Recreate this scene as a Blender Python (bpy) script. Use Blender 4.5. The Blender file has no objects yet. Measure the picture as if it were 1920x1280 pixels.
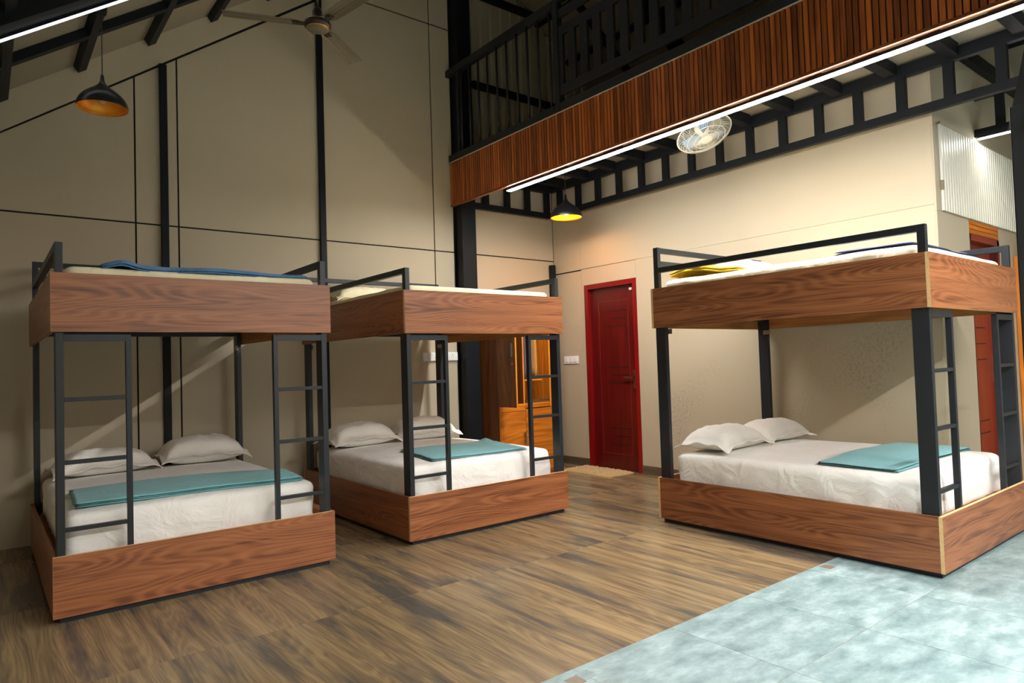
import bpy, bmesh, math, random
from mathutils import Vector, Matrix, noise
random.seed(7)
S = bpy.context.scene
C = S.collection
R = math.radians

# ---------------------------------------------------------------- camera
cam = bpy.data.cameras.new('camera'); cam_o = bpy.data.objects.new('camera', cam); C.objects.link(cam_o)
cam.lens = 1258.2 * 36 / 1920; cam.sensor_width = 36; cam.clip_start = 0.02
Fv = Vector((0.62084917, 0.78323762, 0.0329413)); Rv = Vector((0.78391741, -0.6200523, -0.03175905)); Uv = Vector((0.00444956, -0.04554084, 0.99895257))
M = Matrix.Identity(4)
for i in range(3):
    M[i][0] = Rv[i]; M[i][1] = Uv[i]; M[i][2] = -Fv[i]
M[0][3], M[1][3], M[2][3] = 0, 0, 1.2115
cam_o.matrix_world = M
S.camera = cam_o
# ---------------------------------------------------------------- world + exposure
w = bpy.data.worlds.new('world'); S.world = w; w.use_nodes = True
w.node_tree.nodes['Background'].inputs[0].default_value = (0.6, 0.7, 0.9, 1)
w.node_tree.nodes['Background'].inputs[1].default_value = 0.02
S.view_settings.view_transform = 'Standard'; S.view_settings.look = 'None'
S.view_settings.gamma = 1; S.view_settings.use_curve_mapping = False
S.view_settings.exposure = 1.3
LED_RAFTER, LED_MEZZ, LED_SIDE, ADDED_FILL, BULB = 1.2, 98.0, 24.0, 290.0, 90.0

# ---------------------------------------------------------------- dimensions (metres, from the photograph)
YW, XW, XF, YC = 6.068, 5.50, 4.009, 1.878      # gable wall, door wall, mezzanine face, front of the inner room
XL, YB, XR = -0.55, -6.0, 9.0
RIDGE = 4.2
def roof_z(x): return 3.216 + .70 * x if x <= RIDGE else 3.216 + .70 * (2 * RIDGE - x)

# ---------------------------------------------------------------- materials
def srgb(r, g, b):
    f = lambda c: (c / 255 / 12.92) if c / 255 <= .04045 else ((c / 255 + .055) / 1.055) ** 2.4
    return (f(r), f(g), f(b), 1)
def mat(name, col, rough=.5, metal=0, bump=0, bscale=60, var=0, vscale=3, spec=None, sheen=0):
    m = bpy.data.materials.new(name); m.use_nodes = True
    nt = m.node_tree; b = nt.nodes['Principled BSDF']
    b.inputs['Base Color'].default_value = col; b.inputs['Roughness'].default_value = rough; b.inputs['Metallic'].default_value = metal
    if spec is not None: b.inputs['Specular IOR Level'].default_value = spec
    if sheen: b.inputs['Sheen Weight'].default_value = sheen
    tc = nt.nodes.new('ShaderNodeTexCoord')
    if bump:
        n = nt.nodes.new('ShaderNodeTexNoise'); n.inputs['Scale'].default_value = bscale; n.inputs['Detail'].default_value = 5
        bp = nt.nodes.new('ShaderNodeBump'); bp.inputs['Strength'].default_value = bump; bp.inputs['Distance'].default_value = .01
        nt.links.new(tc.outputs['Object'], n.inputs['Vector']); nt.links.new(n.outputs['Fac'], bp.inputs['Height']); nt.links.new(bp.outputs[0], b.inputs['Normal'])
    if var:
        n = nt.nodes.new('ShaderNodeTexNoise'); n.inputs['Scale'].default_value = vscale; n.inputs['Detail'].default_value = 6
        rp = nt.nodes.new('ShaderNodeValToRGB')
        rp.color_ramp.elements[0].position = .3; rp.color_ramp.elements[1].position = .7
        rp.color_ramp.elements[0].color = tuple(c * (1 - var) for c in col[:3]) + (1,)
        rp.color_ramp.elements[1].color = tuple(min(1, c * (1 + var)) for c in col[:3]) + (1,)
        nt.links.new(tc.outputs['Object'], n.inputs['Vector']); nt.links.new(n.outputs['Fac'], rp.inputs[0]); nt.links.new(rp.outputs[0], b.inputs['Base Color'])
    return m
def emit(name, col, s):
    m = bpy.data.materials.new(name); m.use_nodes = True; nt = m.node_tree; nt.nodes.clear()
    e = nt.nodes.new('ShaderNodeEmission'); e.inputs[0].default_value = col; e.inputs[1].default_value = s
    o = nt.nodes.new('ShaderNodeOutputMaterial'); nt.links.new(e.outputs[0], o.inputs[0]); return m
def wood(name, stops, uscale=1.0, rings=16, warp=1.3, fibre=.35, rough=.4, streak=None, coat=0, knot=0, ringamt=.16, tone=.16):
    """grain along U (metres) of the UV map, random offset per object"""
    m = bpy.data.materials.new(name); m.use_nodes = True; nt = m.node_tree; N = nt.nodes; Lk = nt.links
    b = N['Principled BSDF']; b.inputs['Roughness'].default_value = rough
    if coat: b.inputs['Coat Weight'].default_value = coat; b.inputs['Coat Roughness'].default_value = .15
    uv = N.new('ShaderNodeUVMap'); oi = N.new('ShaderNodeObjectInfo')
    mu = N.new('ShaderNodeMath'); mu.operation = 'MULTIPLY'; mu.inputs[1].default_value = 37.0; Lk.new(oi.outputs['Random'], mu.inputs[0])
    cb = N.new('ShaderNodeCombineXYZ'); Lk.new(mu.outputs[0], cb.inputs[0]); Lk.new(mu.outputs[0], cb.inputs[2])
    ad = N.new('ShaderNodeVectorMath'); Lk.new(uv.outputs[0], ad.inputs[0]); Lk.new(cb.outputs[0], ad.inputs[1])
    def nz(sx, sy, detail, scale=1, rough_=.55):
        mp = N.new('ShaderNodeMapping'); mp.inputs['Scale'].default_value = (sx, sy, 1)
        Lk.new(ad.outputs[0], mp.inputs[0]); n = N.new('ShaderNodeTexNoise'); n.inputs['Scale'].default_value = scale; n.inputs['Detail'].default_value = detail
        n.inputs['Roughness'].default_value = rough_; Lk.new(mp.outputs[0], n.inputs['Vector']); return n.outputs['Fac']
    sep = N.new('ShaderNodeSeparateXYZ'); Lk.new(uv.outputs[0], sep.inputs[0])
    big = nz(.42 * uscale, 3.2, 2)
    def math_(op, a, b_=None, c=None):
        n = N.new('ShaderNodeMath'); n.operation = op
        for i, x in enumerate((a, b_, c)):
            if x is None: continue
            if isinstance(x, (int, float)): n.inputs[i].default_value = x
            else: Lk.new(x, n.inputs[i])
        return n.outputs[0]
    ph = math_('MULTIPLY_ADD', big, rings * warp, math_('MULTIPLY', sep.outputs[1], rings))
    ring = math_('MULTIPLY_ADD', math_('SINE', math_('MULTIPLY', ph, 6.283)), .5, .5)
    ring = math_('POWER', ring, 1.6)
    fib = nz(3.5, 170, 3); mid = nz(1.1, 22, 4)
    v = math_('MULTIPLY', ring, ringamt)
    v = math_('MULTIPLY_ADD', fib, fibre, v)
    v = math_('MULTIPLY_ADD', mid, .75, v)
    v = math_('SUBTRACT', v, .10 + ringamt * .3)
    rp = N.new('ShaderNodeValToRGB'); Lk.new(v, rp.inputs[0])
    els = rp.color_ramp.elements
    els[0].position, els[0].color = stops[0][0], stops[0][1]; els[1].position, els[1].color = stops[-1][0], stops[-1][1]
    for p_, c_ in stops[1:-1]:
        e = els.new(p_); e.color = c_
    out = rp.outputs[0]
    if streak:
        sn = nz(.8, 5.5, 4, 1, .62)
        sr = N.new('ShaderNodeValToRGB'); Lk.new(sn, sr.inputs[0]); sr.color_ramp.elements[0].position = streak[1]; sr.color_ramp.elements[1].position = streak[2]
        mx = N.new('ShaderNodeMix'); mx.data_type = 'RGBA'; mx.inputs['B'].default_value = streak[0]
        ms = math_('MULTIPLY', sr.outputs[0], streak[3]); Lk.new(ms, mx.inputs['Factor']); Lk.new(out, mx.inputs['A']); out = mx.outputs['Result']
        if knot:
            kn = nz(2.3, 7, 3, 1, .6)
            kr = N.new('ShaderNodeValToRGB'); Lk.new(kn, kr.inputs[0]); kr.color_ramp.elements[0].position = .66; kr.color_ramp.elements[1].position = .74
            mx = N.new('ShaderNodeMix'); mx.data_type = 'RGBA'; mx.inputs['B'].default_value = srgb(62, 55, 50)
            ms = math_('MULTIPLY', kr.outputs[0], knot); Lk.new(ms, mx.inputs['Factor']); Lk.new(out, mx.inputs['A']); out = mx.outputs['Result']
    # slight tone shift from piece to piece
    hs = N.new('ShaderNodeHueSaturation'); Lk.new(out, hs.inputs['Color'])
    Lk.new(math_('MULTIPLY_ADD', oi.outputs['Random'], tone, 1 - tone / 2), hs.inputs['Value'])
    Lk.new(hs.outputs[0], b.inputs['Base Color'])
    return m

WALL = srgb(186, 173, 148)
M_wall = mat('painted_board', WALL, .62, bump=.04, bscale=25, var=.035, vscale=1.2)
def stained_wall():
    m = mat('stained_board', WALL, .6, bump=.05, bscale=25)
    nt = m.node_tree; N = nt.nodes; Lk = nt.links; b = N['Principled BSDF']; tc = N.new('ShaderNodeTexCoord')
    n1 = N.new('ShaderNodeTexNoise'); n1.inputs['Scale'].default_value = 1.3; n1.inputs['Detail'].default_value = 3
    n2 = N.new('ShaderNodeTexNoise'); n2.inputs['Scale'].default_value = 38; n2.inputs['Detail'].default_value = 9; n2.inputs['Roughness'].default_value = .75
    mp = N.new('ShaderNodeMapping'); mp.inputs['Scale'].default_value = (1, 1.2, 1); Lk.new(tc.outputs['Object'], mp.inputs[0]); Lk.new(mp.outputs[0], n1.inputs[0]); Lk.new(mp.outputs[0], n2.inputs[0])
    sp = N.new('ShaderNodeSeparateXYZ'); Lk.new(tc.outputs['Object'], sp.inputs[0])
    mr = N.new('ShaderNodeMapRange'); mr.inputs['From Min'].default_value = 1.95; mr.inputs['From Max'].default_value = 1.1; Lk.new(sp.outputs[2], mr.inputs[0])
    r1 = N.new('ShaderNodeValToRGB'); r1.color_ramp.elements[0].position = .5; r1.color_ramp.elements[1].position = .68; Lk.new(n1.outputs[0], r1.inputs[0])
    r2 = N.new('ShaderNodeValToRGB'); r2.color_ramp.elements[0].position = .46; r2.color_ramp.elements[1].position = .7; Lk.new(n2.outputs[0], r2.inputs[0])
    a = N.new('ShaderNodeMath'); a.operation = 'MULTIPLY'; Lk.new(r1.outputs[0], a.inputs[0]); Lk.new(r2.outputs[0], a.inputs[1])
    c = N.new('ShaderNodeMath'); c.operation = 'MULTIPLY'; Lk.new(a.outputs[0], c.inputs[0]); Lk.new(mr.outputs[0], c.inputs[1])
    d = N.new('ShaderNodeMath'); d.operation = 'MULTIPLY'; d.inputs[1].default_value = .75; Lk.new(c.outputs[0], d.inputs[0])
    mx = N.new('ShaderNodeMix'); mx.data_type = 'RGBA'; mx.inputs['A'].default_value = WALL; mx.inputs['B'].default_value = srgb(120, 112, 98); Lk.new(d.outputs[0], mx.inputs['Factor'])
    Lk.new(mx.outputs['Result'], b.inputs['Base Color']); return m
M_stain = stained_wall()
M_ceil = mat('ceiling_board', srgb(146, 136, 116), .7, var=.03, vscale=1.5)
M_joint = mat('joint_gap', srgb(20, 20, 22), .9, var=.1)
M_joint_pale = mat('filled_joint', srgb(140, 128, 105), .9, var=.1)
M_steel = mat('black_painted_steel', srgb(33, 36, 41), .42, bump=.05, bscale=40, var=.12, vscale=9, spec=.4)
M_steel2 = mat('black_structural_steel', srgb(24, 26, 30), .5, bump=.05, bscale=30, var=.12, vscale=5, spec=.2)
M_rail = mat('charcoal_rail_paint', srgb(38, 39, 42), .5, bump=.05, bscale=60, var=.1, vscale=8, spec=.3)
M_lam = wood('walnut_laminate', [(.22, srgb(70, 38, 23)), (.38, srgb(116, 68, 41)), (.53, srgb(148, 90, 55)), (.85, srgb(170, 110, 70))], .8, 24, 2.0, .46, .38, ringamt=.17)
M_ply = mat('plywood_edge', srgb(226, 188, 134), .6, bump=.1, bscale=200, var=.08, vscale=60)
M_board = wood('bed_board', [(.2, srgb(140, 84, 42)), (.6, srgb(182, 122, 66)), (.9, srgb(200, 140, 80))], 1, 10, 1.2, .3, .5)
M_floorwood = wood('wood_look_tile', [(.15, srgb(74, 62, 47)), (.36, srgb(110, 93, 70)), (.56, srgb(143, 120, 87)), (.85, srgb(166, 142, 104))], .8, 20, 1.9, .36, .27, streak=(srgb(68, 67, 66), .5, .64, .85), knot=.5, ringamt=.09)
M_slat = wood('rosewood_slat', [(.2, srgb(70, 30, 14)), (.4, srgb(124, 60, 26)), (.55, srgb(166, 88, 38)), (.8, srgb(204, 120, 56))], 1.6, 10, 1.0, .45, .36, ringamt=.04, tone=.75)
M_slatback = mat('slat_backing', srgb(34, 16, 10), .7, var=.2)
M_teak = wood('orange_teak', [(.15, srgb(150, 76, 14)), (.45, srgb(204, 116, 26)), (.7, srgb(226, 138, 38)), (.95, srgb(236, 152, 52))], 1, 10, 1.4, .3, .4)
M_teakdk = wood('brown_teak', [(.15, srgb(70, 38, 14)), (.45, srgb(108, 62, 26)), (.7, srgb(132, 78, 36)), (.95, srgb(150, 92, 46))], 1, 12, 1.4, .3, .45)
M_teakedge = mat('orange_edge_band', srgb(226, 138, 34), .45, var=.05, vscale=20)
M_red = wood('mahogany_red_door', [(.1, srgb(62, 6, 8)), (.5, srgb(88, 11, 13)), (.9, srgb(104, 17, 16))], 1, 8, 1.0, .3, .3)
M_red2 = wood('rust_red_door', [(.1, srgb(104, 32, 20)), (.5, srgb(132, 46, 30)), (.9, srgb(144, 54, 36))], 1, 8, 1.0, .3, .4)
M_redframe = wood('mahogany_red_frame', [(.1, srgb(96, 6, 8)), (.5, srgb(128, 12, 14)), (.9, srgb(146, 18, 18))], 1, 8, 1.0, .3, .3)
M_redgroove = mat('door_groove', srgb(34, 6, 6), .6, var=.1)
M_chrome = mat('brushed_nickel', srgb(170, 165, 155), .3, 1, var=.05, vscale=40)
M_white = mat('white_plastic', srgb(238, 238, 236), .35, var=.02)
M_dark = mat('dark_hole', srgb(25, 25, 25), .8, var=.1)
M_grout = mat('grout', srgb(150, 120, 90), .9, var=.1, vscale=10)
M_groutw = mat('floor_bed', srgb(150, 126, 96), .9, var=.1, vscale=10)
M_base = wood('baseboard_tile', [(.15, srgb(70, 58, 46)), (.6, srgb(104, 88, 68)), (.9, srgb(120, 100, 78))], 1, 10, 1.2, .3, .4)
M_mat = mat('tan_shag', srgb(190, 150, 78), .95, bump=1.0, bscale=170, var=.22, vscale=60, sheen=.5)
M_blackshade = mat('black_satin_enamel', srgb(26, 27, 30), .32, spec=.5, bump=.01, var=.05)
M_gold = mat('gold_inner', srgb(236, 150, 36), .35, .45, var=.06, vscale=10)
M_cord = mat('black_cord', srgb(24, 22, 20), .6, var=.1)
M_led = emit('led_rafter_diffuser', (.93, .97, 1, 1), LED_RAFTER)
M_ledm = emit('led_mezzanine_diffuser', (1, .985, .95, 1), LED_MEZZ)
M_fill = emit('added_fill_diffuser', (1, .985, .95, 1), ADDED_FILL)  # glow of the added fill lamp behind the viewer
M_leds = emit('led_side_diffuser', (1, .985, .95, 1), LED_SIDE)
M_bulb = emit('warm_bulb', (1, .62, .22, 1), BULB)
M_bulboff = mat('amber_bulb_glass', srgb(220, 170, 110), .15, var=.05)
M_fan = mat('fan_brown_metal', srgb(108, 98, 80), .38, .3, var=.08, vscale=10)
M_fandk = mat('fan_dark_metal', srgb(50, 42, 34), .4, .3, var=.08)
M_fanstripe = mat('fan_gold_ring', srgb(196, 140, 60), .3, .7, var=.05)
M_cage = mat('cream_fan_wire', srgb(232, 226, 210), .4, var=.03)
M_fanblue = mat('blue_fan_blade', srgb(120, 165, 205), .25, var=.05)
M_corr = mat('cream_corrugated_sheet', srgb(226, 222, 206), .4, .0, bump=.02, var=.03)
M_corr2 = mat('beige_corrugated_sheet', srgb(180, 170, 146), .6, var=.06)
M_tan_insert = mat('brown_floor_insert', srgb(120, 104, 90), .45, var=.2, vscale=60)

def tile_mat():
    m = bpy.data.materials.new('seafoam_tile'); m.use_nodes = True; nt = m.node_tree; N = nt.nodes; Lk = nt.links
    b = N['Principled BSDF']; b.inputs['Roughness'].default_value = .38
    tc = N.new('ShaderNodeTexCoord'); oi = N.new('ShaderNodeObjectInfo')
    mu = N.new('ShaderNodeMath'); mu.operation = 'MULTIPLY'; mu.inputs[1].default_value = 31; Lk.new(oi.outputs['Random'], mu.inputs[0])
    ad = N.new('ShaderNodeVectorMath'); Lk.new(tc.outputs['Object'], ad.inputs[0]); Lk.new(mu.outputs[0], ad.inputs[1])
    n = N.new('ShaderNodeTexNoise'); n.inputs['Scale'].default_value = 5.5; n.inputs['Detail'].default_value = 12; n.inputs['Roughness'].default_value = .68; n.inputs['Distortion'].default_value = .0
    mp = N.new('ShaderNodeMapping'); mp.inputs['Scale'].default_value = (1, 1.9, 1); Lk.new(ad.outputs[0], mp.inputs[0]); Lk.new(mp.outputs[0], n.inputs[0])
    rp = N.new('ShaderNodeValToRGB'); e = rp.color_ramp.elements
    e[0].position, e[0].color = .3, srgb(96, 120, 122); e[1].position, e[1].color = .72, srgb(172, 190, 192)
    x = e.new(.5); x.color = srgb(132, 154, 156)
    Lk.new(n.outputs[0], rp.inputs[0]); Lk.new(rp.outputs[0], b.inputs['Base Color']); return m
M_tile = tile_mat()

def fabric(name, col, fine=300, fs=.25, var=.03, fold=.0, foldscale=9, rough=.85):
    m = mat(name, col, rough, var=var, vscale=5, sheen=.15)
    nt = m.node_tree; N = nt.nodes; Lk = nt.links; tc = N.new('ShaderNodeTexCoord')
    n = N.new('ShaderNodeTexNoise'); n.inputs['Scale'].default_value = fine; Lk.new(tc.outputs['Object'], n.inputs[0])
    bp = N.new('ShaderNodeBump'); bp.inputs['Strength'].default_value = fs; bp.inputs['Distance'].default_value = .002; Lk.new(n.outputs[0], bp.inputs['Height'])
    last = bp
    if fold:
        n2 = N.new('ShaderNodeTexNoise'); n2.inputs['Scale'].default_value = foldscale; n2.inputs['Detail'].default_value = 3; n2.inputs['Distortion'].default_value = 1.5
        Lk.new(tc.outputs['Object'], n2.inputs[0])
        b2 = N.new('ShaderNodeBump'); b2.inputs['Strength'].default_value = fold; b2.inputs['Distance'].default_value = .03; Lk.new(n2.outputs[0], b2.inputs['Height']); Lk.new(bp.outputs[0], b2.inputs['Normal']); last = b2
    Lk.new(last.outputs[0], N['Principled BSDF'].inputs['Normal']); return m
M_sheet = fabric('white_sheet', srgb(246, 243, 238), fold=.4, foldscale=7)
M_cream = fabric('cream_sheet', srgb(250, 238, 200), fold=.35, foldscale=8)
M_creampat = fabric('cream_patterned_sheet', srgb(240, 228, 200), fold=.3, var=.09)
M_pillow = fabric('white_pillowcase', srgb(242, 238, 230), fold=.3, foldscale=8)
M_teal = fabric('teal_blanket', srgb(128, 188, 194), fine=500, fs=.4, var=.05, fold=.35, foldscale=9)
M_blue = fabric('blue_blanket', srgb(84, 128, 172), fine=200, fs=.5, var=.25, fold=.4, foldscale=25)
M_navy = fabric('navy_blanket', srgb(82, 94, 146), fine=300, fs=.4, var=.15)
M_yellow = fabric('yellow_cloth', srgb(250, 208, 24), fold=.4, foldscale=12)
M_purple = fabric('purple_garment', srgb(84, 58, 78), fold=.3)
M_tanfab = fabric('tan_garment', srgb(200, 140, 70), fold=.3)

# ---------------------------------------------------------------- mesh helpers
class MB:
    def __init__(s): s.bm = bmesh.new(); s.uv = s.bm.loops.layers.uv.new('UVMap')
    def box(s, a, b, grain=None, mi=None):
        """axis box a..b; grain axis 0/1/2 maps to U; mi: dict axis->material index"""
        x0, y0, z0 = a; x1, y1, z1 = b
        v = [s.bm.verts.new((x, y, z)) for x in (x0, x1) for y in (y0, y1) for z in (z0, z1)]
        d = [abs(x1 - x0), abs(y1 - y0), abs(z1 - z0)]
        if grain is None: grain = d.index(max(d))
        for ax, idx in ((0, (0, 1, 3, 2)), (0, (4, 6, 7, 5)), (1, (0, 4, 5, 1)), (1, (2, 3, 7, 6)), (2, (0, 2, 6, 4)), (2, (1, 5, 7, 3))):
            f = s.bm.faces.new([v[i] for i in idx])
            o = [k for k in (0, 1, 2) if k != ax]
            u = grain if grain in o else o[0]; vv = [k for k in o if k != u][0]
            for l in f.loops: l[s.uv].uv = (l.vert.co[u], l.vert.co[vv] + .37 * ax)
            if mi and ax in mi: f.material_index = mi[ax]
        return v
    def tube(s, p, q, r, n=8, r2=None, cap=True):
        p, q = Vector(p), Vector(q); d = (q - p).normalized()
        a = d.orthogonal().normalized(); b = d.cross(a); r2 = r if r2 is None else r2
        A = [s.bm.verts.new(p + (a * math.cos(t) + b * math.sin(t)) * r) for t in [2 * math.pi * i / n for i in range(n)]]
        B = [s.bm.verts.new(q + (a * math.cos(t) + b * math.sin(t)) * r2) for t in [2 * math.pi * i / n for i in range(n)]]
        for i in range(n):
            f = s.bm.faces.new((A[i], A[(i + 1) % n], B[(i + 1) % n], B[i])); f.smooth = n > 5
        if cap: s.bm.faces.new(A[::-1]); s.bm.faces.new(B)
    def beam(s, p, q, wx, h):
        """rectangular bar from p to q, width wx sideways, height h (perpendicular)"""
        p, q = Vector(p), Vector(q); d = (q - p).normalized()
        side = d.cross(Vector((0, 0, 1)))
        side = side.normalized() if side.length > 1e-4 else Vector((1, 0, 0))
        up = side.cross(d).normalized()
        c = [side * wx / 2 * i + up * h / 2 * j for i, j in ((-1, -1), (1, -1), (1, 1), (-1, 1))]
        A = [s.bm.verts.new(p + k) for k in c]; B = [s.bm.verts.new(q + k) for k in c]
        for i in range(4): s.bm.faces.new((A[i], A[(i + 1) % 4], B[(i + 1) % 4], B[i]))
        s.bm.faces.new(A[::-1]); s.bm.faces.new(B)
    def lathe(s, prof, n=40, m=None, mi=0, smooth=True):
        rings = []
        for r, z in prof:
            rings.append([s.bm.verts.new((r * math.cos(2 * math.pi * i / n), r * math.sin(2 * math.pi * i / n), z)) for i in range(n)])
        for A, B in zip(rings, rings[1:]):
            for i in range(n):
                f = s.bm.faces.new((A[i], A[(i + 1) % n], B[(i + 1) % n], B[i])); f.smooth = smooth; f.material_index = mi
        return rings
    def torus(s, R0, r, z, n=48, k=6):
        rings = [[s.bm.verts.new(((R0 + r * math.cos(2 * math.pi * j / k)) * math.cos(2 * math.pi * i / n), (R0 + r * math.cos(2 * math.pi * j / k)) * math.sin(2 * math.pi * i / n), z + r * math.sin(2 * math.pi * j / k))) for j in range(k)] for i in range(n)]
        for i in range(n):
            for j in range(k):
                f = s.bm.faces.new((rings[i][j], rings[(i + 1) % n][j], rings[(i + 1) % n][(j + 1) % k], rings[i][(j + 1) % k])); f.smooth = True
    def prism(s, pts, axis, c0, c1):
        """polygon pts (2D) extruded along axis between c0 and c1"""
        def P(p, c): return (c, p[0], p[1]) if axis == 0 else ((p[0], c, p[1]) if axis == 1 else (p[0], p[1], c))
        A = [s.bm.verts.new(P(p, c0)) for p in pts]; B = [s.bm.verts.new(P(p, c1)) for p in pts]; n = len(pts)
        fs = [s.bm.faces.new(A), s.bm.faces.new(B[::-1])] + [s.bm.faces.new((A[i], B[i], B[(i + 1) % n], A[(i + 1) % n])) for i in range(n)]
        for f in fs:
            for l in f.loops: l[s.uv].uv = (l.vert.co[2], l.vert.co[0] + l.vert.co[1])
    def build(s, name, m, parent=None, loc=(0, 0, 0), rot=(0, 0, 0), bevel=0, recalc=True):
        if recalc: bmesh.ops.recalc_face_normals(s.bm, faces=s.bm.faces)
        me = bpy.data.meshes.new(name); s.bm.to_mesh(me); s.bm.free()
        for k in (m if isinstance(m, (list, tuple)) else [m]): me.materials.append(k)
        o = bpy.data.objects.new(name, me); C.objects.link(o); o.parent = parent; o.location = loc; o.rotation_euler = rot
        if bevel:
            bv = o.modifiers.new('bevel', 'BEVEL'); bv.width = bevel; bv.segments = 2; bv.limit_method = 'ANGLE'
        return o
def box(name, a, b, m, parent=None, bevel=0, grain=None, mi=None, loc=(0, 0, 0), rot=(0, 0, 0)):
    k = MB(); k.box(a, b, grain, mi); return k.build(name, m, parent, loc, rot, bevel)
def thing(name, label, cat, loc=(0, 0, 0), rz=0, group=None):
    o = bpy.data.objects.new(name, None); C.objects.link(o); o.location = loc; o.rotation_euler = (0, 0, rz); o.empty_display_size = .1
    return tag(o, label, cat, group)
def tag(o, label, cat, group=None):
    o['label'] = label; o['category'] = cat
    if group: o['group'] = group
    return o
def struct(o): o['kind'] = 'structure'; return o
def empty(name):
    o = bpy.data.objects.new(name, None); C.objects.link(o); return o
def kids(o): return [c for c in C.objects if c.parent == o]
def copy_tree(o, parent=None):
    c = o.copy(); C.objects.link(c); c.parent = parent
    for ch in [x for x in ALLKIDS.get(o.name, [])]: copy_tree(ch, c)
    return c
ALLKIDS = {}
def index_kids():
    ALLKIDS.clear()
    for x in C.objects:
        if x.parent: ALLKIDS.setdefault(x.parent.name, []).append(x)

# ================================================================= SETTING
# floor: a screed with two kinds of tile laid in it
floor = struct(box('floor', (XL - .1, YB - .1, -.12), (XR + .1, YW + .1, -.0007), M_groutw))
M_strip = M_grout
mesh_cache = {}
def tile(name, x0, y0, x1, y1, m, grain=1):
    key = (name, round(x1 - x0, 4), round(y1 - y0, 4))
    if key not in mesh_cache:
        k = MB(); g = .0011
        k.box((g, g, -.009), (x1 - x0 - g, y1 - y0 - g, 0), grain)
        o = k.build(name, m, floor, (x0, y0, 0)); mesh_cache[key] = o.data
    else:
        o = bpy.data.objects.new(name, mesh_cache[key]); C.objects.link(o); o.parent = floor; o.location = (x0, y0, 0)
    return o
YT = 1.985
xs = [XL] + [.05 + .6 * i for i in range(-1, 10) if XL < .05 + .6 * i < XW] + [XW + .1]
for a, b in zip(xs, xs[1:]):
    for y0, y1 in ((YT, 3.195), (3.195, 4.40), (4.40, 5.605), (5.605, YW)):
        tile('wood_tile', a, y0, b, y1, M_floorwood)
gx = [XL] + [2.435 - .61 * 4 + .61 * i for i in range(0, 15) if XL < 2.435 - .61 * 4 + .61 * i < XR] + [XR]
gy = [YT - .59 - .61 * i for i in range(8)][::-1]; gy = [y for y in gy if y > YB]; gy = [YB] + gy + [YT]
for a, b in zip(gx, gx[1:]):
    for c, d in zip(gy, gy[1:]): tile('seafoam_tile', a, c, b, d, M_tile)
for x, y in ((1.735, 1.875), (3.745, 1.905)):
    box('brown_insert', (x, y, -.004), (x + .062, y + .062, .0008), M_tan_insert, floor)
box('pale_insert', (1.80, 1.885, -.004), (1.865, 1.947, .0006), M_tile, floor)

def poly_panel(name, pts, axis, c0, c1, m, parent):
    k = MB(); k.prism(pts, axis, c0, c1); return k.build(name, m, parent)
# gable wall (behind the left beds): dark sheathing with boards fixed proud of it, open joints between
back = MB(); back.prism([(XL - .1, -.1), (XR + .1, -.1), (XR + .1, roof_z(XR) + .2), (RIDGE, roof_z(RIDGE) + .2), (XL - .1, roof_z(XL) + .2)], 1, YW + .012, YW + .15)
wall_back = struct(back.build('wall_back', M_joint))
g = .0065
def rake(x): return 2.925 + .719 * x
cols = [XL, .985, 1.302, 2.56, 3.80, 4.335, XW]
for i, (a, b) in enumerate(zip(cols, cols[1:])):
    a2, b2 = a + g, b - g
    poly_panel('board', [(a2, 0), (b2, 0), (b2, 2.44 - g), (a2, 2.44 - g)], 1, YW, YW + .014, M_wall, wall_back)
    if i < 2 or i == 2:
        poly_panel('board', [(a2, 2.44 + g), (b2, 2.44 + g), (b2, rake(b2) - g), (a2, rake(a2) - g)], 1, YW, YW + .014, M_wall, wall_back)
    elif i == 3:
        poly_panel('board', [(a2, 2.44 + g), (b2, 2.44 + g), (b2, 4.89), (2.72, 4.89), (a2, rake(a2) - g)], 1, YW, YW + .014, M_wall, wall_back)
    elif i == 4:
        poly_panel('board', [(a2, 2.44 + g), (b2, 2.44 + g), (b2, 4.89), (a2, 4.89)], 1, YW, YW + .014, M_wall, wall_back)
    else:
        poly_panel('board', [(a2, 2.44 + g), (b2, 2.44 + g), (b2, 3.40), (a2, 3.40)], 1, YW, YW + .014, M_wall, wall_back)
poly_panel('board', [(XL, rake(XL) + g), (2.72, 4.90 + g), (3.80 - g, 4.90 + g), (3.80 - g, roof_z(3.8)), (XL, roof_z(XL))], 1, YW, YW + .014, M_wall, wall_back)
poly_panel('board', [(3.80 + g, 4.90 + g), (4.335, 4.90 + g), (4.335, roof_z(4.335)), (RIDGE, roof_z(RIDGE)), (3.80 + g, roof_z(3.8))], 1, YW, YW + .014, M_wall, wall_back)
# upper gable beside the mezzanine: ribbed sheet
def ribbed(name, x0, x1, zb, zt, y, pitch, depth, m, parent, duty=.5):
    k = MB(); x = x0; pts = []
    while x < x1:
        for dx, dy in ((0, 0), (pitch * .12, -depth), (pitch * (.12 + duty * .5), -depth), (pitch * (.24 + duty * .5), 0)):
            if x + dx <= x1: pts.append((x + dx, y + dy))
        x += pitch
    pts.append((x1, y))
    T = zt if callable(zt) else (lambda _: zt)
    A = [k.bm.verts.new((px, py, zb)) for px, py in pts]; B = [k.bm.verts.new((px, py, T(px))) for px, py in pts]
    A2 = [k.bm.verts.new((px, py + .004, zb)) for px, py in pts]; B2 = [k.bm.verts.new((px, py + .004, T(px))) for px, py in pts]
    for i in range(len(pts) - 1):
        k.bm.faces.new((A[i], A[i + 1], B[i + 1], B[i])); k.bm.faces.new((A2[i], B2[i], B2[i + 1], A2[i + 1]))
        k.bm.faces.new((A[i], A2[i], A2[i + 1], A[i + 1])); k.bm.faces.new((B[i], B[i + 1], B2[i + 1], B2[i]))
    return k.build(name, m, parent)
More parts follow.
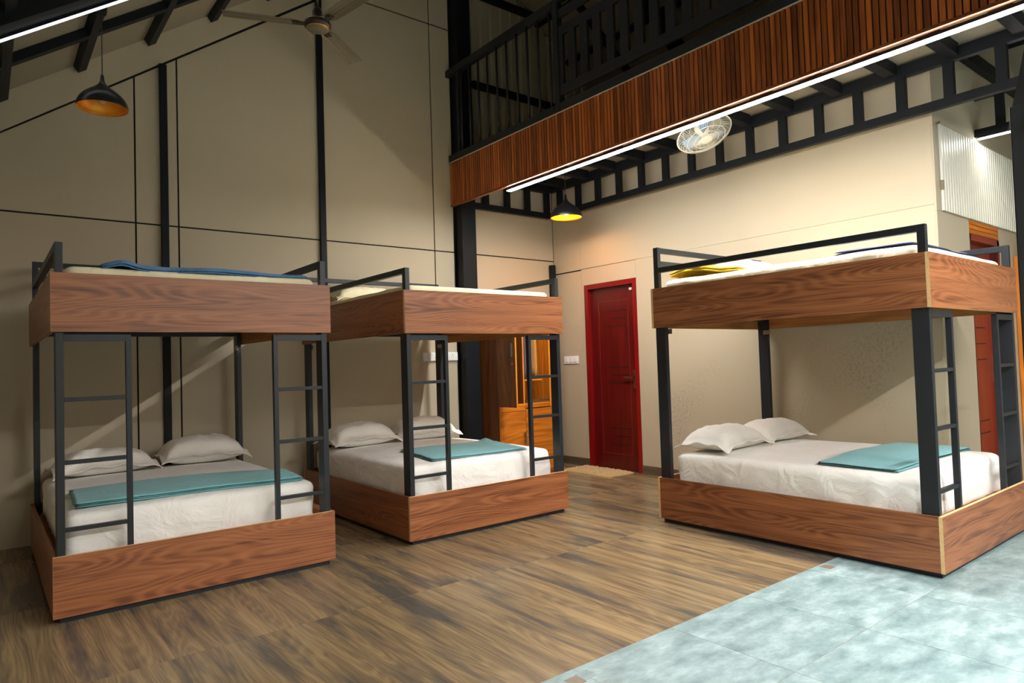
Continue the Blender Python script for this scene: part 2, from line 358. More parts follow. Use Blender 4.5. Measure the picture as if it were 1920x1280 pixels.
ribbed('ribbed_sheet', 4.335, 7.2, 3.40, lambda x: roof_z(x) - .01, YW + .01, .145, .03, M_corr2, wall_back, 1.1)
for z in (4.34, 5.39):
    box('girt', (4.31, YW - .09, z - .033), (min(6.4, 7.2), YW - .025, z + .033), M_steel2, wall_back)
# door wall on the right
HZ = 3.40
wr = MB(); wr.box((XW + .012, 5.558, -.1), (XW + .15, YW, HZ)); wr.box((XW + .012, YC + .012, -.1), (XW + .15, 4.772, HZ)); wr.box((XW + .012, 4.772, 2.09), (XW + .15, 5.558, HZ)); wr.box((XW + .11, 4.772, 0), (XW + .15, 5.558, 2.09))
wall_right = struct(wr.build('wall_right', M_joint_pale))
def rp(y0, y1, z0, z1, m, gl=.001, gt=.001):
    return poly_panel('board', [(y0 + gl, z0 + gt), (y1 - gl, z0 + gt), (y1 - gl, z1 - gt), (y0 + gl, z1 - gt)], 0, XW, XW + .014, m, wall_right)
rp(5.60, YW, 0, 2.268, M_stain); rp(5.60, YW, 2.282, HZ, M_wall); box('joint', (XW + .004, 5.6, 2.266), (XW + .0135, YW, 2.284), M_joint, wall_right)
rp(5.558, 5.60, 0, 2.28, M_stain); rp(4.772, 5.56, 2.09, 2.28, M_wall); rp(YC + .0128, 4.772, 0, 2.285, M_stain); rp(YC + .0128, 5.60, 2.285, HZ, M_wall)
# inner room front (right of the beds) with its door, ribbed sheet above
D0, D1 = 6.143, 6.83
wi = MB(); wi.box((XW + .012, YC + .012, -.1), (D0, YC + .15, 3.62)); wi.box((D1, YC + .012, -.1), (XR, YC + .15, 3.62)); wi.box((D0, YC + .012, 2.245), (D1, YC + .15, 3.62)); wi.box((D0, YC + .11, 0), (D1, YC + .15, 2.25))
wall_inner = struct(wi.build('wall_inner', M_joint_pale))
for x0, x1, z0, z1 in ((XW, D0, 0, 2.235), (D1, XR, 0, 2.235), (XW, XR, 2.237, 2.87), (XW, 6.37, 2.872, 3.61), (6.371, XR, 2.872, 3.61)):
    poly_panel('board', [(x0, z0), (x1, z0), (x1, z1), (x0, z1)], 1, YC, YC + .013, M_wall, wall_inner)
box('upper_fill', (XW, YC + .02, 3.35), (XR, YC + .14, 4.2), M_wall, wall_inner)
box('trim_beam', (XW + .1, YC - .06, 3.50), (XR, YC - .005, 3.60), M_steel2, wall_inner)
# unseen sides of the hall
struct(box('wall_left', (XL - .15, YB, -.1), (XL, YW + .1, roof_z(XL) + .1), M_wall))
fr = MB(); fr.prism([(XL, -.1), (XR, -.1), (XR, roof_z(XR) + .1), (RIDGE, roof_z(RIDGE) + .1), (XL, roof_z(XL) + .1)], 1, YB - .15, YB)
struct(fr.build('wall_front', M_wall))
struct(box('wall_far_right', (XR, YB, -.1), (XR + .15, YW, roof_z(XR) + .3), M_wall))
# pitched ceiling with purlins and rafters
ce = MB()
ce.prism([(XL - .1, roof_z(XL - .1)), (RIDGE, roof_z(RIDGE)), (XR + .1, roof_z(XR + .1)), (XR + .1, roof_z(XR + .1) + .1), (RIDGE, roof_z(RIDGE) + .1), (XL - .1, roof_z(XL - .1) + .1)], 1, YB, YW + .012)
ceiling = struct(ce.build('ceiling', M_ceil))
sl = math.atan(.70)
def purlin(x):
    z = roof_z(x); k = MB(); k.box((-.033, YB, -.058), (.033, YW - .005, .0))
    k.build('purlin', M_steel2, ceiling, (x, 0, z), (0, -sl if x < RIDGE else sl, 0))
for i in range(9): purlin(.107 + .49 * i)
for i in range(8): purlin(2 * RIDGE - (.107 + .49 * i))
def rafter(y, d=.055, w=.07, z0=.003):
    for sgn in (1, -1):
        k = MB(); Lr = (RIDGE - XL) / math.cos(sl); k.box((-Lr, -w / 2, -d - z0), (0, w / 2, -z0))
        k.build('rafter', M_steel2, ceiling, (RIDGE, y, roof_z(RIDGE)), (0, -sl if sgn == 1 else math.pi + sl, 0) if sgn == 1 else (0, 0, 0)) if sgn == 1 else None
    k = MB(); Lr = (XR - RIDGE) / math.cos(sl); k.box((0, -w / 2, -d - z0), (Lr, w / 2, -z0)); k.build('rafter', M_steel2, ceiling, (RIDGE, y, roof_z(RIDGE)), (0, sl, 0))
for y in (5.375, 3.3, 1.2, -.9, -3.0, -5.1): rafter(y)
for y in (4.62, 2.5, .4, -1.7, -3.8): rafter(y, .105, .14, 0)
# skirting along the door wall
for i, (y0, y1) in enumerate(((5.56, YW), (YC, 4.77))):
    sk = struct(empty('baseboard_right' if i == 0 else 'baseboard_inner'))
    n = max(1, round((y1 - y0) / .6))
    for j in range(n):
        a = y0 + (y1 - y0) * j / n; b = y0 + (y1 - y0) * (j + 1) / n
        box('skirting_tile', (XW - .011, a + .001, 0), (XW - .0005, b - .001, .092), M_base, sk)

# added unseen deck behind the viewer, cutting off the fill lamp's upward light
light_shield = struct(box('trim_light_shield', (XL, -3.4, 3.35), (XF - .1, -.95, 3.42), M_ceil))
box('light_cutoff_board', (XL, -.98, 2.93), (XF - .1, -.95, 3.45), M_slat, light_shield, grain=2)
box('edge_beam', (XL, -1.05, 2.96), (XF - .1, -.981, 3.35), M_steel2, light_shield)  # backs the added light shield, out of view

# steel columns on the gable wall
def column(x0, x1, y0, z1, label, inset=False):
    if inset:
        t = thing('steel_column', label, 'column', ((x0 + x1) / 2, (y0 + YW) / 2, 0)); cx, cy = t.location[0], t.location[1]
        box('flange', (x0 - cx, y0 - cy, 0), (x1 - cx, y0 + .012 - cy, z1), M_steel2, t)
        box('flange', (x0 - cx, YW - .018 - cy, 0), (x1 - cx, YW - .004 - cy, z1), M_steel2, t)
        box('web', (x0 + .02 - cx, y0 + .012 - cy, 0), (x1 - .02 - cx, YW - .018 - cy, z1), M_steel2, t)
    else:
        k = MB(); k.box((x0, y0, 0), (x1, YW - .002, z1)); tag(k.build('steel_column', M_steel2, bevel=.004), label, 'column')
column(1.165, 1.222, YW - .035, rake(1.19), 'slim black steel column on the beige wall behind the left bunk')
column(2.523, 2.582, YW - .035, roof_z(2.55) - .02, 'tall slim black steel column rising to the roof behind the ceiling fan')
column(4.045, 4.225, YW - .17, roof_z(4.1) - .12, 'thick black steel column carrying the corner of the mezzanine', True)
k = MB(); k.box((5.41, YW - .07, 0), (5.465, YW - .005, 2.385)); tag(k.build('steel_post', M_steel2, bevel=.003), 'short black steel post in the wall corner behind the wardrobe', 'post')

# ================================================================= MEZZANINE
mz = thing('mezzanine', 'wooden slatted mezzanine deck on black ladder beams above the right side', 'mezzanine', (XF, 0, 0))
def mbox(name, a, b, m, parent=None, **kw):
    p = parent or mz
    return box(name, (a[0] - XF, a[1], a[2]), (b[0] - XF, b[1], b[2]), m, p, **kw)
ZF0, ZF1 = 2.93, 3.405
Y0M = -4.6
fas = mbox('slat_fascia', (XF + .012, Y0M, ZF0 + .005), (XF + .03, YW - .18, ZF1), M_slatback)
k = MB(); k.box((0, .0045, ZF0 + .02), (.014, .0325, ZF1), 2); k.bm.to_mesh(sm := bpy.data.meshes.new('slat')); k.bm.free(); sm.materials.append(M_slat)
n = min(215, int((YW - .02 - Y0M) / .037))
for i in range(n):
    o = bpy.data.objects.new('slat', sm); C.objects.link(o); o.parent = fas; o.location = (0, YW - .02 - .037 * (i + 1), 0)
mbox('bottom_lip', (XF - .002, Y0M, ZF0), (XF + .032, YW - .02, ZF0 + .02), M_slat)
mbox('top_trim', (XF - .004, Y0M, ZF1), (XF + .03, YW - .02, ZF1 + .008), mat('pale_trim', srgb(205, 195, 180), .5, var=.04))
mbox('edge_beam', (XF + .032, Y0M, ZF0 + .03), (XF + .09, YW - .18, 3.40), M_steel2)
# deck boards and joists
jy = [2.495 + .405 * i for i in range(-17, 9)]
jy = [y for y in jy if Y0M < y < YW - .1]
for y in jy: mbox('joist', (XF + .09, y - .04, 3.265), (5.37, y + .04, 3.40), M_steel2)
ed = [Y0M] + [y for y in jy] + [YW - .18]
for a, b in zip(ed, ed[1:]): mbox('deck_board', (XF + .03, a + .001, 3.352), (5.42, b - .001, 3.40), M_ceil)
# ladder beam along the door wall
def truss(parent, off, axis, c, a, b, posts, w=.05, pw=.066):
    """chords along axis at cross position c, from a to b"""
    def bx(name, lo, hi, z0, z1, par, ww=w):
        if axis == 1: return box(name, (c - ww / 2 - off[0], lo - off[1], z0), (c + ww / 2 - off[0], hi - off[1], z1), M_steel2, par)
        return box(name, (lo - off[0], c - ww / 2 - off[1], z0), (hi - off[0], c + ww / 2 - off[1], z1), M_steel2, par)
    tr = bx('ladder_beam', a, b, 2.936, 2.998, parent)
    bx('top_chord', a, b, 3.245, 3.335, tr)
    for q in posts: bx('strut', q - pw / 2, q + pw / 2, 2.998, 3.245, tr, w - .006)
    return tr
truss(mz, (XF, 0), 1, 5.395, Y0M, YW - .1, [5.81 - .3145 * i for i in range(34) if 5.81 - .3145 * i > Y0M + .05])
truss(mz, (XF, 0), 0, YW - .075, 4.232, 5.37, [4.44 + .303 * i for i in range(-1, 4)])
# balustrade with round bars, then the flat-slat balustrade
rt = thing('railing', 'black metal railing with thin upright bars beside the gable wall', 'railing', (XF + .02, 0, 3.41))
def rbox(name, a, b, par): return box(name, (a[0] - XF - .02, a[1], a[2] - 3.41), (b[0] - XF - .02, b[1], b[2] - 3.41), M_rail, par, bevel=.002)
rbox('bottom_rail', (XF - .01, 4.33, 3.413), (XF + .05, YW - .02, 3.485), rt)
rbox('handrail', (XF - .015, 4.33, 4.355), (XF + .055, YW - .0, 4.425), rt)
rbox('end_post', (XF, YW - .22, 3.485), (XF + .04, YW - .18, 4.355), rt)
for i in range(10):
    k = MB(); y = 4.40 + .158 * i; k.tube((0, y, .075), (0, y, .945), .0115, 8); k.build('baluster', M_rail, rt)
r2 = thing('slatted_railing', 'charcoal railing of wide flat slats running towards the viewer', 'railing', (XF + .02, 0, 3.41))
rbox('post', (XF - .012, 4.265, 3.413), (XF + .05, 4.325, 4.80), r2)
rbox('bottom_channel', (XF - .01, Y0M, 3.413), (XF + .05, 4.262, 3.487), r2)
rbox('lower_rail', (XF, Y0M, 3.553), (XF + .03, 4.262, 3.640), r2)
rbox('upper_rail', (XF, Y0M, 4.085), (XF + .03, 4.262, 4.17), r2)
rbox('top_rail', (XF, Y0M, 4.245), (XF + .03, 4.262, 4.32), r2)
rbox('handrail', (XF - .01, Y0M, 4.39), (XF + .05, 4.262, 4.45), r2)
y = 4.262
rbox('slat', (XF, 4.215, 3.64), (XF + .03, 4.262, 4.085), r2)
y = 4.215 - .065
while y > Y0M + .2:
    rbox('slat', (XF, y - .085, 3.64), (XF + .03, y, 4.085), r2); y -= .15
# beam with tube light in the side bay
tb = thing('side_beam', 'short black ladder beam high in the side bay at right', 'beam', (6.38, YC, 0))
truss(tb, (6.38, YC), 1, 6.405, Y0M, YC - .002, [1.70, 1.38, 1.06, .74], .05, .06)

# ================================================================= LIGHTS
def led(name, label, p, q, m, r=.013, body=M_steel2):
    """slim batten: housing + round diffuser between p and q (axis direction arbitrary)"""
    p, q = Vector(p), Vector(q); t = thing(name, label, 'light', p)
    k = MB(); k.beam((0, 0, .016), q - p + Vector((0, 0, .016)), r * 3.2, .020); k.build('housing', body, t)
    k = MB(); k.beam((0, 0, .003), q - p + Vector((0, 0, .003)), r * 3.0, r * .35); k.build('diffuser', m, t)
    return t
led('tube_light', 'long white tube light running under the slatted mezzanine edge', (XF + .06, -4.5, 2.899), (XF + .06, 5.11, 2.899), M_ledm, .015)
zz = lambda x: roof_z(x) - .15
for i, (y, lab) in enumerate(((4.715, 'sloping white tube light under the roof beam at top left'),)):
    x0, x1 = (-.45, 3.6)
    if lab: led('roof_tube_light', lab, (x0, y, zz(x0)), (x1, y, zz(x1)), M_led, .013)

led('added_fill_light', 'added unseen fill light behind the viewer brightening the bed fronts', (.9, -1.005, 2.934), (XF - .15, -1.005, 2.934), M_fill, .015)  # added lamp, out of view, to brighten the bed fronts
led('side_tube_light', 'short white tube light under the beam in the side bay', (6.405, .9, 2.918), (6.405, YC - .02, 2.918), M_leds, .013)

SHADE = [(.012, .205), (.014, .190), (.020, .174), (.034, .156), (.058, .136), (.088, .114), (.116, .090), (.138, .064), (.151, .038), (.156, .018), (.154, .002)]
def pendant(label, loc, ztop, lit, tilt=(0, 0, 0), sc=1):
    t = thing('pendant_lamp', label, 'lamp', loc); t.scale = (sc, sc, sc); ztop = loc[2] + (ztop - loc[2]) / sc
    k = MB(); k.lathe(SHADE, 48); o = k.build('shade', M_blackshade, t, rot=tilt)
    inner = [(r - .003, z - .002) for r, z in SHADE[2:-1]] + [(.153, .001), (.154, .002)]
    k = MB(); k.lathe(inner, 48); k.build('reflector', M_gold, t, rot=tilt, recalc=False)
    k = MB(); k.lathe([(.0, .235), (.009, .232), (.011, .21), (.011, .20)], 16); k.build('cap', M_cord, t)
    k = MB(); k.tube((0, 0, .22), (0, 0, ztop - loc[2]), .0032, 6); k.build('cord', M_cord, t)
    k = MB(); k.lathe([(.0005, .03), (.016, .034), (.028, .05), (.03, .066), (.022, .09), (.013, .11), (.012, .14), (.0005, .142)], 20); k.build('bulb', M_bulb if lit else M_bulboff, t)
    return t
p1 = pendant('black teardrop pendant lamp with copper inside hanging at top left', (.605, 4.81, 2.885), 3.52, False, sc=.92)
box('ceiling_block', (-.03, -.03, .66), (.03, .03, .76), M_steel2, p1)
pendant('small lit black pendant lamp glowing orange under the mezzanine', (4.93, 5.215, 2.752), 3.345, True, sc=1.09)

# ceiling fan
cf = thing('ceiling_fan', 'brown three blade ceiling fan under the roof', 'fan', (1.845, 4.389, 3.600))
k = MB(); k.lathe([(.0005, -.034), (.06, -.034), (.072, -.028)], 40); k.build('bottom_cap', M_fan, cf)
k = MB(); k.lathe([(.072, -.028), (.0775, -.025), (.0775, -.021)], 40); k.build('gold_ring', M_fanstripe, cf)
k = MB(); k.lathe([(.0775, -.021), (.088, -.012), (.092, .004), (.088, .018)], 40); k.build('motor', M_fandk, cf)
k = MB(); k.lathe([(.088, .018), (.085, .024), (.078, .026)], 40); k.build('gold_ring', M_fanstripe, cf)
k = MB(); k.lathe([(.078, .026), (.05, .038), (.035, .05), (.034, .09), (.028, .12), (.012, .125)], 32); k.build('upper_cover', M_fandk, cf)
k = MB(); k.tube((0, 0, .12), (0, 0, roof_z(1.845) - 3.626 - .02), .011, 10); k.build('down_rod', M_fandk, cf)
for kk in range(3):
    a = 2.789 + kk * 2 * math.pi / 3
    k = MB(); pitch = R(-9)
    # cambered blade: five strips across
    xs_ = [.115, .2, .58, .605]; prof = [(-.055, .0), (-.03, .004), (.0, .006), (.012, .003), (.02, .008), (.055, .003)]
    rows = []
    for xx, wscale in ((.12, .7), (.17, .95), (.40, 1.02), (.61, 1.05)):
        rows.append([k.bm.verts.new((xx, yy * wscale * math.cos(pitch), yy * wscale * math.sin(pitch) + zc + .005)) for yy, zc in prof])
    for A, B in zip(rows, rows[1:]):
        for i in range(len(prof) - 1): k.bm.faces.new((A[i], A[i + 1], B[i + 1], B[i]))
    b = k.build('blade', M_fan, cf, rot=(0, 0, a))
    so = b.modifiers.new('s', 'SOLIDIFY'); so.thickness = .003
    k = MB(); k.box((.08, -.022, -.002), (.17, .022, .005))
    for sx in (.14, .16):
        for sy in (-.012, .012): k.tube((sx, sy, -.006), (sx, sy, -.002), .004, 6)
    k.build('blade_bracket', M_fandk, cf, rot=(0, 0, a))

# caged fan under the deck
ray = (Fv + Rv * ((1320 - 960) / 1258.2) - Uv * ((252 - 640) / 1258.2)); ray.normalize()
nrm = (-.44 * ray + .36 * Rv - .82 * Uv).normalized()
wf = thing('cabin_fan', 'cream caged fan with blue blades fixed under the mezzanine', 'fan', (4.60, 3.215, 3.02))
q = Vector((0, 0, 1)).rotation_difference(nrm)
def wfb(k, name, m, **kw):
    o = k.build(name, m, wf, **kw); o.rotation_mode = 'QUATERNION'; o.rotation_quaternion = q; return o
def cage_z(r, sgn):
    t = r / .222; return sgn * (.062 * math.sqrt(max(0, 1 - t ** 3.2)))
k = MB()
for sgn in (1, -1):
    for i in range(72 if sgn == 1 else 40):
        a = 2 * math.pi * i / (72 if sgn == 1 else 40); pr = [.05, .10, .15, .19, .21, .222]
        pts = [Vector((r * math.cos(a), r * math.sin(a), cage_z(r, sgn))) for r in pr]
        for A, B in zip(pts, pts[1:]): k.tube(A, B, .0014, 3, cap=False)
wfb(k, 'cage_wires', M_cage)['kind'] = 'stuff'
k = MB()
for r in (.10, .155): k.torus(r, .003, cage_z(r, 1) + .001, 48, 5)
for r in (.10, .155): k.torus(r, .002, cage_z(r, -1) - .001, 48, 5)
k.torus(.222, .005, 0, 64, 6)
wfb(k, 'cage_ring', M_cage)
k = MB(); k.lathe([(.0005, .070), (.04, .069), (.052, .062), (.052, .058)], 32); wfb(k, 'badge', M_cage)
for i in range(3):
    k = MB(); a0 = i * 2.094
    rows = []
    for r, w_ in ((.03, .35), (.08, .45), (.13, .42), (.18, .30)):
        rows.append([k.bm.verts.new((r * math.cos(a0 + w_ * t), r * math.sin(a0 + w_ * t), .012 * t)) for t in (-1, -.5, 0, .5, 1)])
    for A, B in zip(rows, rows[1:]):
        for j in range(4): f = k.bm.faces.new((A[j], A[j + 1], B[j + 1], B[j])); f.smooth = True
    o = wfb(k, 'blade', M_fanblue); so = o.modifiers.new('s', 'SOLIDIFY'); so.thickness = .003
k = MB(); k.lathe([(.0005, .03), (.03, .028), (.035, .0), (.05, -.02), (.058, -.06), (.05, -.13), (.0005, -.14)], 24); wfb(k, 'motor', M_cage)
k = MB(); e = -nrm * .12; k.tube(e, (e.x, e.y, .32), .014, 10); k.tube((e.x, e.y, .32), (e.x, e.y, .331), .06, 20); k.build('bracket', M_cage, wf)

# ================================================================= FURNITURE
BW, BL = 1.4596, 1.9002
BEDS = [((.272, 4.0205), 'double bunk bed at far left with a blue blanket on its upper bunk'),
        ((2.2712, 4.0333), 'double bunk bed in the middle beside the orange wardrobe'),
        ((3.9724, 1.4063), 'double bunk bed at right standing partly on the seafoam tiles')]
def make_bed(head=False):
    t = thing('bunk_bed', BEDS[0][1], 'bunk bed', (0, 0, 0), 0, 'walnut and black steel double bunk beds')
    lm = [M_lam, M_ply]
    th = .019
    for tier, z0, z1 in (('base', .03, .3287), ('upper', 1.4431, 1.741)):
        box(tier + '_foot_panel', (0, 0, z0), (BW, th, z1), lm, t, mi={0: 1, 2: 1}, grain=0)
        if tier == 'base' or head: box(tier + '_head_panel', (0, BL - th, z0), (BW, BL, z1), lm, t, mi={0: 1, 2: 1}, grain=0)
        for x in (0, BW - th):
            o = box(tier + '_side_panel', (x, th + .0003, z0), (x + th, BL - th - .0003, z1 - .0005), [M_lam, M_ply, M_board], t, grain=1, mi={1: 1})
            for pf in o.data.polygons:
                if abs(pf.normal.x) > .9 and (pf.normal.x > 0) == (x == 0): pf.material_index = 2
    pl = MB(); pl.box((.03, .025, 0), (BW - .03, BL - .025, .032)); pl.build('plinth', M_steel, t)
    box('base_board', (th, th, .235), (BW - th, BL - th, .253), M_board, t, grain=1)
    box('upper_board', (th, th, 1.560), (BW - th, BL - th, 1.578), M_board, t, grain=1)
    for y in (BL - .062, .062): box('cross_bar', (.056, y - .02, 1.512), (BW - .056, y + .02, 1.559), M_steel, t)
    for x0, x1 in ((.02, .055), (BW - .055, BW - .02)):
        p = box('foot_post', (x0, .0195, .253), (x1, .108, 1.559), M_steel, t, bevel=.002)
        box('post_extension', (x0, .0195, 1.579), (x1, .062, 1.897), M_steel, p, bevel=.002)
        p = box('head_post', (x0, BL - .108, .253), (x1, BL - .0195, 1.559), M_steel, t, bevel=.002)
        box('post_extension', (x0, BL - .062, 1.579), (x1, BL - .0195, 2.05), M_steel, p, bevel=.002)
        box('guard_rail', (x0, .062, 1.858), (x1, BL - .062, 1.897), M_steel, t, bevel=.002)
        br = MB(); xx = x0 - .004 if x0 > .5 else x1
        br.box((xx, BL - .11 - .03, 1.395), (xx + .004, BL - .07, 1.432)); br.tube((xx + .002, BL - .12, 1.405), (xx - .004, BL - .12, 1.405), .006, 8); br.build('bracket', M_chrome, t)
    box('head_rail', (.055, BL - .055, 2.012), (BW - .055, BL - .022, 2.05), M_steel, t, bevel=.002)
    box('head_rail', (.055, BL - .055, 1.905), (BW - .055, BL - .022, 1.95), M_steel, t, bevel=.002)
    for side in (0, 1):
        def X(a, b): return (a, b) if side == 0 else (BW - b, BW - a)
        a, b = X(.329, .355)
        ld = box('ladder', (a, .0195, .253), (b, .052, 1.43), M_steel, t, bevel=.0015)
        a, b = X(.055, .329)
        box('top_bar', (a, .0195, 1.395), (b, .052, 1.43), M_steel, ld)
        for z in (1.09, .775, .44): box('rung', (a, .022, z), (b, .046, z + .021), M_steel, ld, bevel=.0015)
    return t
bed0 = make_bed(); index_kids(); beds = [bed0]
c = copy_tree(bed0); c['label'] = BEDS[1][1]; beds.append(c)
c = copy_tree(bed0); c['label'] = BEDS[2][1]; beds.append(c)
hp = box('upper_head_panel', (0, BL - .019, 1.4431), (BW, BL, 1.741), [M_lam, M_ply, M_board], c, mi={0: 1, 2: 1}, grain=0)   # only the right bed has its head panel on
for pf in hp.data.polygons:
    if pf.normal.y < -.9: pf.material_index = 2
for b_, (xy, lab) in zip(beds, BEDS): b_.location = (xy[0], xy[1], 0)

def mattress(name, label, group, x0, x1, y0, y1, z0, z1, m, seed, r=.06, crown=.02, wr_=.006, hang=.0):
    nx, ny, nz = 56, 72, 12
    k = MB(); cx, cy = (x0 + x1) / 2, (y0 + y1) / 2; hx, hy = (x1 - x0) / 2, (y1 - y0) / 2
    bmesh.ops.create_grid(k.bm, x_segments=1, y_segments=1, size=1); k.bm.clear()
    vs = {}
    def V(i, j, l):
        if (i, j, l) in vs: return vs[(i, j, l)]
        p = Vector((-hx + 2 * hx * i / nx, -hy + 2 * hy * j / ny, z0 + (z1 - z0) * l / nz))
        q_ = Vector((max(-hx + r, min(hx - r, p.x)), max(-hy + r, min(hy - r, p.y)), max(z0 + .02, min(z1 - r * .8, p.z))))
        d = p - q_
        if d.length > 1e-6:
            rr = r if p.z > (z0 + z1) / 2 else r
            m_ = max(abs(d.x) / r, abs(d.y) / r, abs(d.z) / (r * .8 if p.z > q_.z else .02), 1e-6)
            dn = Vector((d.x / r, d.y / r, d.z / (r * .8 if p.z > q_.z else .02))).normalized() * m_
            p = q_ + Vector((dn.x * r, dn.y * r, dn.z * (r * .8 if d.z > 0 else .02)))
        u, v_ = p.x / hx, p.y / hy
        # sagging crown and side bulge
        t = (p.z - z0) / (z1 - z0)
        if t > .6: p.z += crown * (1 - u ** 2) * (1 - v_ ** 2) * min(1, (t - .6) / .4)
        side = max(abs(u), abs(v_)) ** 8
        nn = noise.noise(Vector((p.x * 4, p.y * 4, p.z * 3 + seed)))
        p.z += nn * wr_ * .8 * (t > .5)
        # draped wrinkles down the sides, stronger at the corners
        corner = (abs(u * v_)) ** 3
        wv = math.sin((p.x * 31 + p.y * 27 + 3 * noise.noise(Vector((p.x * 3, p.y * 3, seed)))) + p.z * 14)
        out = Vector((u * side, v_ * side, 0))
        p += out * (wv * wr_ * (.25 + 1.2 * corner) * (1 - t) * 1.6 + noise.noise(Vector((p.x * 6, p.y * 6, p.z * 9 + seed))) * wr_ * 1.2)
        vs[(i, j, l)] = k.bm.verts.new(p); return vs[(i, j, l)]
    def F(*a):
        f = k.bm.faces.new([V(*q_) for q_ in a]); f.smooth = True
    for i in range(nx):
        for j in range(ny):
            F((i, j, nz), (i + 1, j, nz), (i + 1, j + 1, nz), (i, j + 1, nz)); F((i, j, 0), (i, j + 1, 0), (i + 1, j + 1, 0), (i + 1, j, 0))
    for l in range(nz):
        for i in range(nx): F((i, 0, l), (i + 1, 0, l), (i + 1, 0, l + 1), (i, 0, l + 1)); F((i, ny, l), (i, ny, l + 1), (i + 1, ny, l + 1), (i + 1, ny, l))
        for j in range(ny): F((0, j, l), (0, j, l + 1), (0, j + 1, l + 1), (0, j + 1, l)); F((nx, j, l), (nx, j + 1, l), (nx, j + 1, l + 1), (nx, j, l + 1))
    o = k.build(name, m, None, (cx, cy, 0)); return tag(o, label, 'mattress', group)
low = ['white sheeted mattress on the lower bunk of the far left bed', 'white sheeted mattress on the lower bunk of the middle bed', 'white sheeted mattress on the lower bunk of the right bed']
up = ['cream sheeted mattress on the upper bunk of the far left bed', 'cream sheeted mattress on the upper bunk of the middle bed', 'cream patterned mattress on the upper bunk of the right bed']
for i, ((x, y), _) in enumerate(BEDS):
    mattress('mattress', low[i], 'lower bunk mattresses', x + .062, x + BW - .07, y + .115, y + BL - .03 - .085, .256, .512, M_sheet, i * 5.1, .055, .025, .006)
    mattress('mattress', up[i], 'upper bunk mattresses', x + .065, x + BW - .068, y + .07, y + BL - .07, 1.580, (1.788, 1.788, 1.80)[i], (M_cream, M_cream, M_creampat)[i], 40 + i * 3.3, .045, .03, .007)

def pillow(label, loc, rz, L=.66, W=.42, H=.14, fl=.035, seed=0, m=None, tilt=0, group='white pillows on the lower bunks', ry=0):
    nx, ny = 44, 30; k = MB()
    def pt(i, j, sgn):
        u, v = -1 + 2 * i / nx, -1 + 2 * j / ny
        pin = .045
        X = u * L / 2 * (1 - pin * (1 - abs(v)) * 0 - pin * (1 - v * v)); Y = v * W / 2 * (1 - pin * 1.5 * (1 - u * u))
        X *= 1 + .012 * abs(v) ** 6; Y *= 1 + .03 * abs(u) ** 6
        iu, iv = abs(u) / (1 - fl / (L / 2)), abs(v) / (1 - fl / (W / 2))
        h = 0
        if iu < 1 and iv < 1: h = ((1 - iu ** 3.4) * (1 - iv ** 3.0)) ** .5
        z = (H * .62 * h if sgn > 0 else -H * .38 * h)
        if sgn > 0: z += .016 * noise.noise(Vector((u * 2.6, v * 2.2, seed))) * h + .007 * noise.noise(Vector((u * 7, v * 5, seed + 4))) * (h ** .5)
        edge = max(abs(u), abs(v)) ** 10
        z += edge * .008 * math.sin(u * 11 + v * 9 + seed) - .052 * (abs(u * v)) ** 2.5
        return Vector((X, Y, z + (.0025 * sgn)))
    T = [[k.bm.verts.new(pt(i, j, 1)) for j in range(ny + 1)] for i in range(nx + 1)]
    B = [[k.bm.verts.new(pt(i, j, -1)) for j in range(ny + 1)] for i in range(nx + 1)]
    for i in range(nx):
        for j in range(ny):
            k.bm.faces.new((T[i][j], T[i + 1][j], T[i + 1][j + 1], T[i][j + 1])).smooth = True
            k.bm.faces.new((B[i][j], B[i][j + 1], B[i + 1][j + 1], B[i + 1][j])).smooth = True
    for i in range(nx):
        k.bm.faces.new((T[i][0], B[i][0], B[i + 1][0], T[i + 1][0])); k.bm.faces.new((T[i][ny], T[i + 1][ny], B[i + 1][ny], B[i][ny]))
    for j in range(ny):
        k.bm.faces.new((T[0][j], T[0][j + 1], B[0][j + 1], B[0][j])); k.bm.faces.new((T[nx][j], B[nx][j], B[nx][j + 1], T[nx][j + 1]))
    o = k.build('pillow', m or M_pillow, None, loc, (tilt, ry, rz)); return tag(o, label, 'pillow', group)
ZM = .53
pillow('flat white pillow on the lower left side of the far left bed', (.68, 5.60, ZM + .062), R(5), .66, .43, .17, seed=1)
pillow('plump white pillow nearest the wall column on the far left bed', (1.345, 5.66, ZM + .072), R(1), .64, .44, .20, seed=2)
pillow('white pillow at the left on the lower bunk of the middle bed', (2.65, 5.60, ZM + .072), R(3), .66, .43, .20, seed=3)
pillow('white pillow in the shade beside the wardrobe on the middle bed', (3.32, 5.62, ZM + .072), R(-3), .64, .43, .20, seed=4)
pillow('white pillow at the near side of the right bed', (4.39, 3.00, ZM + .062), R(3), .66, .44, .17, seed=5)
pillow('white pillow against the wall on the right bed', (5.05, 3.01, ZM + .062), R(-3), .62, .42, .165, seed=6)
pillow('cream pillow at the head of the middle upper bunk', (2.72, 5.60, 1.80 + .05), R(0), .66, .42, .15, seed=7, m=M_cream, group='pillows on the upper bunks')
pillow('white pillow at the head of the right upper bunk', (4.66, 2.95, 1.80 + .055), R(-4), .66, .42, .15, seed=8, group='pillows on the upper bunks')

